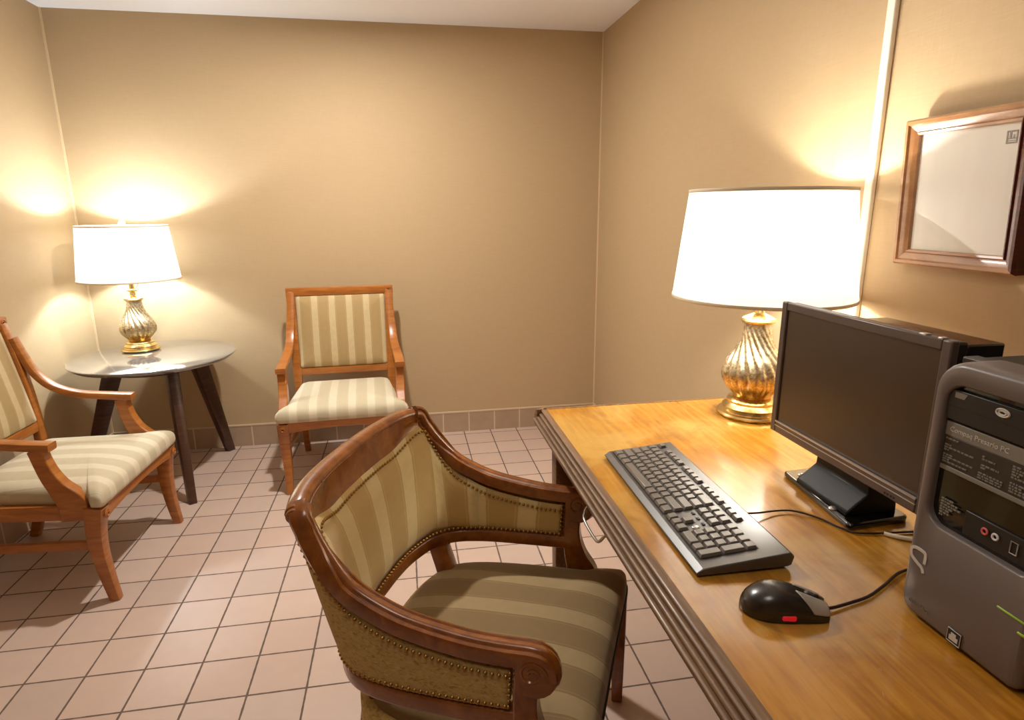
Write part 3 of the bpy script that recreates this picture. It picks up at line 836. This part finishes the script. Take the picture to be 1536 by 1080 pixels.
# ------------------------------------------------------------------ keyboard
def make_keyboard():
    t = thing('computer_keyboard', 'long black-grey computer keyboard lying along the desk edge', 'keyboard', (.4915, .973, DESK + .0004), math.radians(-91.3))
    Wd, Dp = .462, .155
    # local x = typing right, y = away from the typist ; sloped deck
    def zt(y): return .013 + (y + Dp / 2) / Dp * .014
    bm = bmesh.new()
    poly = [(-Dp / 2, .002), (-Dp / 2 - .003, .006), (-Dp / 2 + .008, zt(-Dp / 2 + .008)), (Dp / 2 - .006, zt(Dp / 2)), (Dp / 2, .020), (Dp / 2 - .004, .006), (Dp / 2 - .01, .004)]
    prism(bm, poly, -Wd / 2, Wd / 2, ((0, 1, 0), (0, 0, 1), (1, 0, 0), (0, 0, 0)))
    finish('case', bm, M['darkgrey'], t, 25, .002)
    for sx in (-1, 1):
        bm = bmesh.new(); box2(bm, (sx * .19 - .012, .058, 0), (sx * .19 + .012, .070, .008)); finish('foot', bm, M['blackplastic'], t, 25, .001)
    u = .0189
    x0 = -Wd / 2 + .010; yb = -Dp / 2 + .0145
    # key wells
    def well(a, b, c, d):
        sl = .014 / Dp
        verts = [bm.verts.new((x, y, zt(y) + .0006)) for x, y in ((a, c), (b, c), (b, d), (a, d))]
        bm.faces.new(verts)
    wx = lambda k: x0 + k * u
    bm = bmesh.new()
    R0 = yb - .0015
    well(wx(0) - .001, wx(15) + .001, R0, yb + 5 * u + .001)
    well(wx(15.3) - .001, wx(18.3) + .001, yb + 3 * u - .001, yb + 5 * u + .001)
    well(wx(15.3) - .001, wx(18.3) + .001, R0, yb + u + .001); well(wx(16.3) - .001, wx(17.3) + .001, yb + u, yb + 2 * u + .001)
    well(wx(18.6) - .001, wx(22.6) + .001, R0, yb + 5 * u + .001)
    yf = yb + 5 * u + .0065
    for a, b in ((0, 1), (2, 6), (6.5, 10.5), (11, 15), (15.3, 18.3)): well(wx(a) - .001, wx(b) + .001, yf - .001, yf + u * .82)
    finish('key_well', bm, M['keywell'], t, 0)
    cache = {}
    def key(kx, ky, w=1.0, d=1.0, ybase=None):
        k = (round(w, 2), round(d, 2))
        if k not in cache:
            bm = bmesh.new(); a = w * u / 2 - .0010; b = d * u / 2 - .0010
            A = [bm.verts.new(p) for p in ((-a, -b, 0), (a, -b, 0), (a, b, 0), (-a, b, 0))]
            a2, b2 = a - .0018, b - .0020
            B = [bm.verts.new((x, y + .0006, .0052)) for x, y in ((-a2, -b2), (a2, -b2), (a2, b2), (-a2, b2))]
            for i in range(4): bm.faces.new((A[i], A[(i + 1) % 4], B[(i + 1) % 4], B[i]))
            bm.faces.new(B); bm.faces.new(A[::-1])
            o = finish('key', bm, M['keycap'], t, 30, .0006); cache[k] = o
        else:
            o = cache[k].copy(); link(o, t)
        x = wx(kx) + w * u / 2; y = (yb if ybase is None else ybase) + ky * u + d * u / 2
        o.location = (x, y, zt(y) + .0004); o.rotation_euler = (math.atan(.014 / Dp), 0, 0)
    rows = [[1.25, 1.25, 1.25, 6.25, 1.25, 1.25, 1.25, 1.25], [2.25] + [1] * 10 + [2.75], [1.75] + [1] * 11 + [2.25], [1.5] + [1] * 12 + [1.5], [1] * 13 + [2]]
    for r, ws in enumerate(rows):
        x = 0
        for w in ws: key(x, r, w); x += w
    for k in range(3):
        key(15.3 + k, 3); key(15.3 + k, 4); key(15.3 + k, 0)
    key(16.3, 1)
    key(18.6, 0, 2); key(20.6, 0)
    for r in (1, 2, 3):
        for k in range(3): key(18.6 + k, r)
    for k in range(4): key(18.6 + k, 4)
    key(21.6, 0, 1, 2); key(21.6, 2, 1, 2)
    for a in [0] + [2, 3, 4, 5] + [6.5, 7.5, 8.5, 9.5] + [11, 12, 13, 14] + [15.3, 16.3, 17.3]: key(a, 0, 1, .78, yf)
    # status dots and logo dome between the clusters
    bm = bmesh.new()
    for k in range(3):
        box(bm, (wx(15.75) + k * .019, yb + 2.55 * u, zt(yb + 2.5 * u) + .001), (.008, .005, .002))
    finish('status_light', bm, M['keywell'], t, 30, .0008)
    bm = bmesh.new(); lathe(bm, [(.0065, 0), (.0065, .001), (.0045, .0022), (.001, .0026)], 20)
    bmesh.ops.translate(bm, verts=bm.verts, vec=(wx(18.0) , yb + 1.75 * u, zt(yb + 1.75 * u))); finish('maker_badge', bm, M['silver'], t, 40)
make_keyboard()
def cable(name, pts, r, mat, label, cat):
    bm = bmesh.new(); tube(bm, catmull(pts, 8), r, 8)
    return tag(finish(name, bm, mat, None, 60), label, cat)
cable('keyboard_cable', [(.573, .889, DESK + .014), (.600, .894, DESK + .010), (.640, .902, DESK + .006), (.672, .896, DESK + .005), (.700, .866, DESK + .0035), (.715, .830, DESK + .003), (.740, .808, DESK + .003), (.85, .795, DESK + .003), (.95, .78, DESK + .003)], .0018, M['cable'], 'thin dark cable running from the keyboard towards the monitor stand', 'cable')

# ------------------------------------------------------------------ mouse
def make_mouse():
    MATS['mousebody'] = plain('satin_black_mouse_plastic', rgb(30, 22, 19), 0.27, 0, 0.1, 0.7)
    t = thing('computer_mouse', 'black optical mouse with silver buttons and red glow beside the keyboard', 'mouse', (.487, .654, DESK), math.radians(-15))
    # local x = towards the buttons
    Ln, Wd, Hh = .112, .062, .037
    hs = catmull([(0, .16), (.03, .42), (.12, .72), (.28, .96), (.42, 1.0), (.58, .92), (.74, .74), (.88, .56), (.97, .44), (1, .36)], 8)
    ws = catmull([(0, .12), (.02, .38), (.09, .70), (.25, .96), (.45, 1.0), (.65, .95), (.85, .88), (.96, .78), (1, .60)], 8)
    def lut(c, x):
        for a, b in zip(c, c[1:]):
            if a[0] <= x <= b[0]: return a[1] + (b[1] - a[1]) * (x - a[0]) / max(1e-6, b[0] - a[0])
        return c[-1][1]
    def surf(sx, a, infl=0.0):
        hw = Wd / 2 * lut(ws, sx); hh = Hh * lut(hs, sx); ca, sa = math.cos(a), math.sin(a)
        return V((-Ln / 2 + Ln * sx, (hw + infl) * (abs(ca) ** .8) * (1 if ca > 0 else -1), .002 + (hh + infl) * (abs(sa) ** .78)))
    bm = bmesh.new(); rows = []
    for i in range(31):
        sx = (i / 30); sx = sx * sx * (3 - 2 * sx); rows.append([bm.verts.new(surf(sx, PI * j / 20)) for j in range(21)])
    for A, B in zip(rows, rows[1:]):
        for j in range(20): bm.faces.new((A[j], A[j + 1], B[j + 1], B[j]))
        bm.faces.new((A[0], B[0], B[20], A[20]))
    bm.faces.new(rows[0]); bm.faces.new(rows[-1][::-1]); finish('body', bm, M['mousebody'], t, 60)
    for a0, a1 in ((22, 82), (98, 158)):
        bm = bmesh.new(); rows = []
        for i in range(13):
            row = []
            for j in range(11):
                a = math.radians(a0 + (a1 - a0) * j / 10)
                s0 = .60 + .20 * abs(math.cos(a)) ** 1.5
                row.append(bm.verts.new(surf(s0 + (.995 - s0) * i / 12, a, .0008)))
            rows.append(row)
        for A, B in zip(rows, rows[1:]):
            for j in range(10): bm.faces.new((A[j], A[j + 1], B[j + 1], B[j]))
        o = finish('button', bm, M['mousesilver'], t, 60); md = o.modifiers.new('thick', 'SOLIDIFY'); md.thickness = .0012; md.offset = 0
    bm = bmesh.new(); box2(bm, (.022, -.0025, .010), (.046, .0025, .0265)); finish('button_groove', bm, M['blackplastic'], t, 30, .002)
    bm = bmesh.new(); tube(bm, [(.030, -.003, .0225), (.030, .003, .0225)], .0078, 18); finish('scroll_wheel', bm, M['darkgrey'], t, 40, .001)
    bm = bmesh.new(); box(bm, (-.001, -Wd / 2 + .0022, .0085), (.020, .006, .0085)); finish('light_window', bm, M['redglow'], t, 30, .003)
make_mouse()
cable('mouse_cable', [(.540, .639, DESK + .006), (.556, .640, DESK + .005), (.585, .646, DESK + .004), (.62, .654, DESK + .004), (.660, .672, DESK + .004), (.72, .70, DESK + .004), (.80, .70, DESK + .004)], .0022, M['cable'], 'dark mouse cable curving behind the computer tower', 'cable')

# ------------------------------------------------------------------ computer tower
def make_tower():
    t = thing('computer_tower', 'black computer tower with curved grey-purple front panel at the desk end', 'computer', (.85, .545, DESK))
    X, Y = .85, .545
    xf = .650; ya, yb = .452, .634; z0, z1 = .768, 1.120
    def L(p): return (p[0] - X, p[1] - Y, p[2] - DESK)
    bm = bmesh.new(); box2(bm, L((xf + .045, ya + .002, z0)), L((1.06, yb - .003, z1 - .004))); finish('case', bm, M['towerblack'], t, 30, .003)
    for xx in (.70, 1.03):
        for yy in (ya + .03, yb - .03):
            bm = bmesh.new(); box2(bm, L((xx - .012, yy - .012, DESK + .0004)), L((xx + .012, yy + .012, z0 + .002))); finish('foot', bm, M['towerblack'], t, 30, .002)
    # front shell: plate with an opening, rounded far-side and top edges.
    yh = ya + .014                                       # grey shell ends here, black strip beyond
    oy0, oy1, oz0, oz1 = .478, .6165, .906, 1.091        # opening
    def rr(x, y0_, y1_, z0_, z1_, rads, g, k=7):
        pts = []
        cs = [(y1_, z1_, 0, rads[0]), (y0_, z1_, 90, rads[1]), (y0_, z0_, 180, rads[2]), (y1_, z0_, 270, rads[3])]
        for cy_, cz_, a0, r in cs:
            r = max(.001, r - g); sy = -1 if cy_ == y1_ else 1; sz = -1 if cz_ == z1_ else 1
            oy = cy_ + sy * (g + r); oz = cz_ + sz * (g + r)
            for q in range(k + 1):
                a = math.radians(a0 + 90 * q / k); pts.append(V(L((x, oy + r * math.cos(a), oz + r * math.sin(a)))))
        return pts
    bm = bmesh.new()
    outer = [(xf + .055, 0.0), (xf + .016, 0.0), (xf + .007, .0010), (xf + .002, .0035), (xf, .0075)]
    rings = [[bm.verts.new(p) for p in rr(x, yh, yb, z0, z1, (.040, .016, .012, .022), g)] for x, g in outer]
    inner = [(xf, -.0025), (xf + .0015, -.0005), (xf + .005, .0), (xf + .013, .0005)]
    rings += [[bm.verts.new(p) for p in rr(x, oy0, oy1, oz0, oz1, (.026, .014, .012, .024), g)] for x, g in inner]
    N = len(rings[0])
    for A, B in zip(rings, rings[1:]):
        for i in range(N): bm.faces.new((A[i], A[(i + 1) % N], B[(i + 1) % N], B[i]))
    front = finish('front_panel', bm, M['tower'], t, 60)
    bm = bmesh.new(); box2(bm, L((xf + .014, ya, z0)), L((xf + .046, yh + .012, z1 - .008))); finish('side_strip', bm, M['towerblack'], t, 30, .003)
    bm = bmesh.new(); box2(bm, L((xf + .030, yh - .003, z1 - .010)), L((xf + .052, yb - .004, z1 - .001))); finish('top_seam', bm, M['towerblack'], t, 30, .002)
    # recess back plate
    bm = bmesh.new(); box2(bm, L((xf + .010, oy0 - .008, oz0 - .008)), L((xf + .02, oy1 + .008, oz1 + .008))); bay = finish('drive_bay_panel', bm, M['glossblack'], t, 0)
    xr = xf + .010
    Q = lambda y: y * 1.0155
    QZ = lambda z: 1.3 - (1.3 - z) * 1.0155
    def plate(name, y0_, y1_, za, zb, mat, th=.002, par=bay, bev=.0008):
        bm = bmesh.new(); box2(bm, L((xr - th, Q(y0_), QZ(za))), L((xr + .002, Q(y1_), QZ(zb)))); return finish(name, bm, mat, par, 30, bev)
    od = plate('optical_drive', oy0 + .004, oy1 - .0115, 1.050, 1.087, M['towerblack'], .006)
    plate('drive_tray_line', oy0 + .006, oy1 - .0135, 1.0665, 1.0672, M['keywell'], .0064, od, 0)
    plate('label_banner', oy0 + .006, oy1 - .0115, 1.028, 1.046, M['banner'], .003)
    lb = plate('specification_label', oy0 + .006, oy1 - .0115, .990, 1.028, M['label'], .0025)
    plate('label_footer', oy0 + .006, oy1 - .0115, .984, .990, M['banner'], .003)
    plate('front_port_bar', oy0 + .004, .560, .918, .948, M['towerblack'], .003)
    def mt(y, z, x):
        if x > xf: y, z = Q(y), QZ(z)
        return Matrix(((0, 0, -1, x - X), (-1, 0, 0, y - Y), (0, 1, 0, z - DESK), (0, 0, 0, 1)))
    text_mesh('label_lettering', 'Compaq Presario PC', .0090, M['print'], bay, mt(.599, 1.0345, xr - .0032), .0003)
    bm = bmesh.new()
    prism(bm, [(-.597, 1.0745), (-.597, 1.0815), (-.581, 1.0815), (-.584, 1.0745)], 0, .0006, ((0, -1.0155, 0), (0, 0, 1), (-1, 0, 0), (xr - .0058 - X, -Y, -DESK)))
    finish('drive_mark', bm, M['banner'], od, 0)
    # disc mark on the drive
    bm = bmesh.new()
    for rr in (.0060, .0035):
        ring = [L((xr - .0065, Q(.536) + rr * 1.3 * math.cos(a), QZ(1.078) + rr * .7 * math.sin(a))) for a in [i * PI / 10 for i in range(20)]]
        tube(bm, ring, .0013, 5, closed=True, side_hint=(1, 0, 0))
    finish('disc_mark', bm, M['print'], od, 50)
    # lines of unreadably small print
    def fine(name, y_left, y_right, ztop, nl, dz, par, seed):
        rnd = random.Random(seed); bm = bmesh.new()
        for k in range(nl):
            y = y_left; zc = ztop - k * dz
            while y > y_right:
                w = rnd.uniform(.0015, .006); w = min(w, y - y_right)
                if w > .001: box2(bm, L((xr - .0036, Q(y - w), QZ(zc - dz * .28))), L((xr - .002, Q(y), QZ(zc + dz * .28))))
                y -= w + .0012
                if rnd.random() < .12: break
        finish(name, bm, M['banner'], par, 0)
    fine('fine_print', .602, .585, 1.0245, 1, .003, lb, 1)
    fine('fine_print', .602, .562, 1.0165, 3, .0032, lb, 2)
    fine('fine_print', .602, .562, 1.0040, 4, .0030, lb, 3)
    fine('fine_print', .552, .536, 1.0200, 2, .0032, lb, 4)
    fine('fine_print', .552, .530, 1.0095, 2, .0032, lb, 5)
    fine('fine_print', .554, .524, .9995, 3, .0030, lb, 6)
    fine('fine_print', .516, .486, 1.0235, 5, .0032, lb, 7)
    fine('fine_print', .516, .486, 1.0040, 4, .0032, lb, 8)
    fine('fine_print', .594, .556, .9480, 7, .0036, bay, 9)
    for y, m_ in ((.532, M['pink']), (.519, M['whitering'])):
        bm = bmesh.new(); ring = [L((xr - .0045, Q(y) + .0034 * math.cos(a), QZ(.9355) + .0034 * math.sin(a))) for a in [i * PI / 8 for i in range(16)]]
        tube(bm, ring, .0013, 6, closed=True, side_hint=(1, 0, 0)); finish('audio_jack', bm, m_, bay, 50)
    bm = bmesh.new(); ring = [L((xr - .004, Q(.497) + y, QZ(.934) + z)) for y, z in ((-.004, -.007), (.004, -.007), (.004, .007), (-.004, .007))]
    tube(bm, ring, .0008, 5, closed=True, side_hint=(1, 0, 0)); finish('usb_port', bm, M['silver'], bay, 30)
    # loop logo, lettering, badge and green light on the lower panel
    bm = bmesh.new()
    lg = catmull([(.6035, .8545), (.604, .8600), (.609, .8625), (.621, .8625), (.6265, .8590), (.6270, .8540), (.6255, .8485), (.619, .8440), (.609, .8420), (.6045, .8385), (.6035, .8320)], 5)
    lg = catmull([(.6045, .8470), (.6045, .8585), (.608, .8625), (.620, .8625), (.6262, .8590), (.6262, .8520), (.6235, .8475), (.6150, .8430), (.6075, .8400), (.6040, .8340)], 5)
    sweep(bm, [L((xf - .0003, y, z)) for y, z in lg], rrect(.0044, .0012, .3, 1), (1, 0, 0)); finish('loop_logo', bm, M['print'], front, 30)
    text_mesh('panel_lettering', 'COMPAQ', .0074, M['banner'], front, mt(.619, .7845, xf - .0004), .0003)
    bm = bmesh.new(); box2(bm, L((xf - .001, .537, .772)), L((xf + .001, .557, .791))); bd = finish('badge', bm, M['blackplastic'], front, 30, .001)
    bm = bmesh.new(); box2(bm, L((xf - .0016, .541, .776)), L((xf - .0008, .553, .782))); box2(bm, L((xf - .0016, .544, .782)), L((xf - .0008, .551, .786))); finish('badge_mark', bm, M['print'], bd, 30)
    bm = bmesh.new(); ring = [L((xf - .0012, y, z)) for y, z in ((.538, .773), (.556, .773), (.556, .790), (.538, .790))]
    tube(bm, ring, .0006, 5, closed=True, side_hint=(1, 0, 0)); finish('badge_border', bm, M['print'], bd, 30)
    bm = bmesh.new(); box2(bm, L((xf - .0010, .472, .8540)), L((xf + .002, .505, .8570))); finish('light_bar', bm, M['green'], front, 30, .001)
    bm = bmesh.new(); box2(bm, L((xf - .0015, .468, .840)), L((xf + .002, .478, .843))); finish('light_bar', bm, M['green'], front, 30, .001)
make_tower()
cable('white_cable', [(.770, .800, DESK + .004), (.79, .782, DESK + .004), (.84, .755, DESK + .004), (.92, .745, DESK + .004)], .0038, M['whitecable'], 'short white cable on the desk emerging behind the tower', 'cable')

# ------------------------------------------------------------------ picture frame and raceway
def make_frame():
    w, h = .288, .305
    yc = 1.090; zb = 1.175
    t = thing('picture_frame', 'small brown wooden frame with white letterhead sheet on the right wall', 'picture', (XR - .028, yc, zb), 0)
    t.rotation_euler = (0, math.radians(-2.8), 0)
    # local: x = into wall, y along wall, z up ; front face at x=0
    def member(name, p, q, inward, mat):
        """p,q outer corners (y,z); inward = unit (y,z)"""
        bm = bmesh.new(); prof = [(.0, .026), (.0, .006), (.004, .000), (.010, .000), (.013, .004), (.020, .006), (.026, .010), (.028, .007), (.032, .009), (.034, .016), (.034, .026)]
        for sgn in (0,):
            A, B = [], []
            dy, dz = q[0] - p[0], q[1] - p[1]; Ln = math.hypot(dy, dz); d = (dy / Ln, dz / Ln)
            for o_, x_ in prof:
                A.append(bm.verts.new((x_, p[0] + inward[0] * o_ + d[0] * o_, p[1] + inward[1] * o_ + d[1] * o_)))
                B.append(bm.verts.new((x_, q[0] + inward[0] * o_ - d[0] * o_, q[1] + inward[1] * o_ - d[1] * o_)))
            m = len(prof)
            for i in range(m): bm.faces.new((A[i], A[(i + 1) % m], B[(i + 1) % m], B[i]))
            bm.faces.new(A[::-1]); bm.faces.new(B)
        return finish(name, bm, mat, t, 30)
    a, b = -w / 2, w / 2
    member('frame_side', (a, 0), (a, h), (1, 0), M['redframe'])
    member('frame_side', (b, 0), (b, h), (-1, 0), M['goldframe'])
    member('frame_side', (a, 0), (b, 0), (0, 1), M['goldframe'])
    member('frame_side', (a, h), (b, h), (0, -1), M['goldframe'])
    bm = bmesh.new(); box2(bm, (.015, a + .030, .030), (.024, b - .030, h - .030)); pp = finish('letterhead', bm, M['paper'], t, 0)
    # plain grey stamp in the upper near corner and faint lines
    bm = bmesh.new()
    y1 = a + .062; z1 = h - .047
    for (ya, yb_, za, zb_) in ((0, .022, 0, .003), (0, .022, .008, .010), (0, .003, .003, .022), (.019, .022, .003, .022), (0, .022, .020, .023), (.006, .010, .010, .020), (.013, .016, .010, .016), (.003, .019, .0045, .006)):
        box2(bm, (.0145, y1 - yb_, z1 - .023 + za), (.0152, y1 - ya, z1 - .023 + zb_))
    finish('stamp_mark', bm, M['stamp'], pp, 0)
make_frame()
bm = bmesh.new(); box2(bm, (XR - .013, 1.344, DESK - .2), (XR, 1.370, ZC)); rc = finish('cable_raceway', bm, M['raceway'], None, 30, .003)
tag(rc, 'thin white vertical cable raceway on the right wall behind the desk lamp', 'raceway')

# ------------------------------------------------------------------ lights
def light(kind, name, loc, power, color, size=.05, rot=None, **kw):
    d = bpy.data.lights.new(name, kind); d.energy = power; d.color = color
    if kind in ('POINT', 'SPOT'): d.shadow_soft_size = size
    if kind == 'AREA': d.shape = 'DISK' if 'disk' in kw else 'RECTANGLE'; d.size = size; d.size_y = kw.get('sy', size)
    if kind == 'SPOT': d.spot_size = math.radians(kw.get('angle', 120)); d.spot_blend = kw.get('blend', .6)
    o = bpy.data.objects.new(name, d); COL.objects.link(o); o.location = loc
    if rot: o.rotation_euler = rot
    return o
light('POINT', 'bulb_desk_lamp', (L1[0], L1[1], L1[2] + .458), 17, (1.0, .95, .86), .03)
light('POINT', 'bulb_side_lamp', (L2[0], L2[1], L2[2] + .512), 22, (.80, .91, 1.0), .03)
light('AREA', 'ceiling_downlight', (-.25, 2.45, ZC - .03), 38, (1.0, .95, .88), .07, (0, 0, 0), disk=True)
light('AREA', 'ceiling_room_fill', (-.1, .1, ZC - .02), 5.5, (1.0, .93, .82), .4, (0, 0, 0), sy=.6)  # soft unseen fill added near the ceiling, no fixture there

# world: dim warm ambience (room is closed)
w = bpy.data.worlds.new('world'); scene.world = w; w.use_nodes = True
w.node_tree.nodes['Background'].inputs[0].default_value = (.9, .8, .65, 1); w.node_tree.nodes['Background'].inputs[1].default_value = .1

# ------------------------------------------------------------------ camera
cam = bpy.data.cameras.new('camera'); co = bpy.data.objects.new('camera', cam); COL.objects.link(co)
F, PITCH, ROLL, YAW = 914.785, .242204, -.006616, .173092
fw = V((math.sin(YAW) * math.cos(PITCH), math.cos(YAW) * math.cos(PITCH), -math.sin(PITCH)))
rt = V((math.cos(YAW), -math.sin(YAW), 0)); up = rt.cross(fw)
rt2 = rt * math.cos(ROLL) + up * math.sin(ROLL); up2 = -rt * math.sin(ROLL) + up * math.cos(ROLL)
m = Matrix((rt2, up2, -fw)).transposed().to_4x4(); m.translation = (0, 0, EYE); co.matrix_world = m
cam.sensor_width = 36; cam.sensor_fit = 'HORIZONTAL'; cam.lens = 36 * F / 1536; cam.clip_start = .02
scene.camera = co
scene.view_settings.view_transform = 'Standard'; scene.view_settings.look = 'None'
scene.view_settings.gamma = 1.0; scene.view_settings.use_curve_mapping = False
scene.view_settings.exposure = 0.08
scene.cycles.use_denoising = True
scene.cycles.max_bounces = 10; scene.cycles.diffuse_bounces = 5; scene.cycles.transmission_bounces = 6
scene.cycles.sample_clamp_indirect = 6
scene.cycles.caustics_reflective = False; scene.cycles.caustics_refractive = False
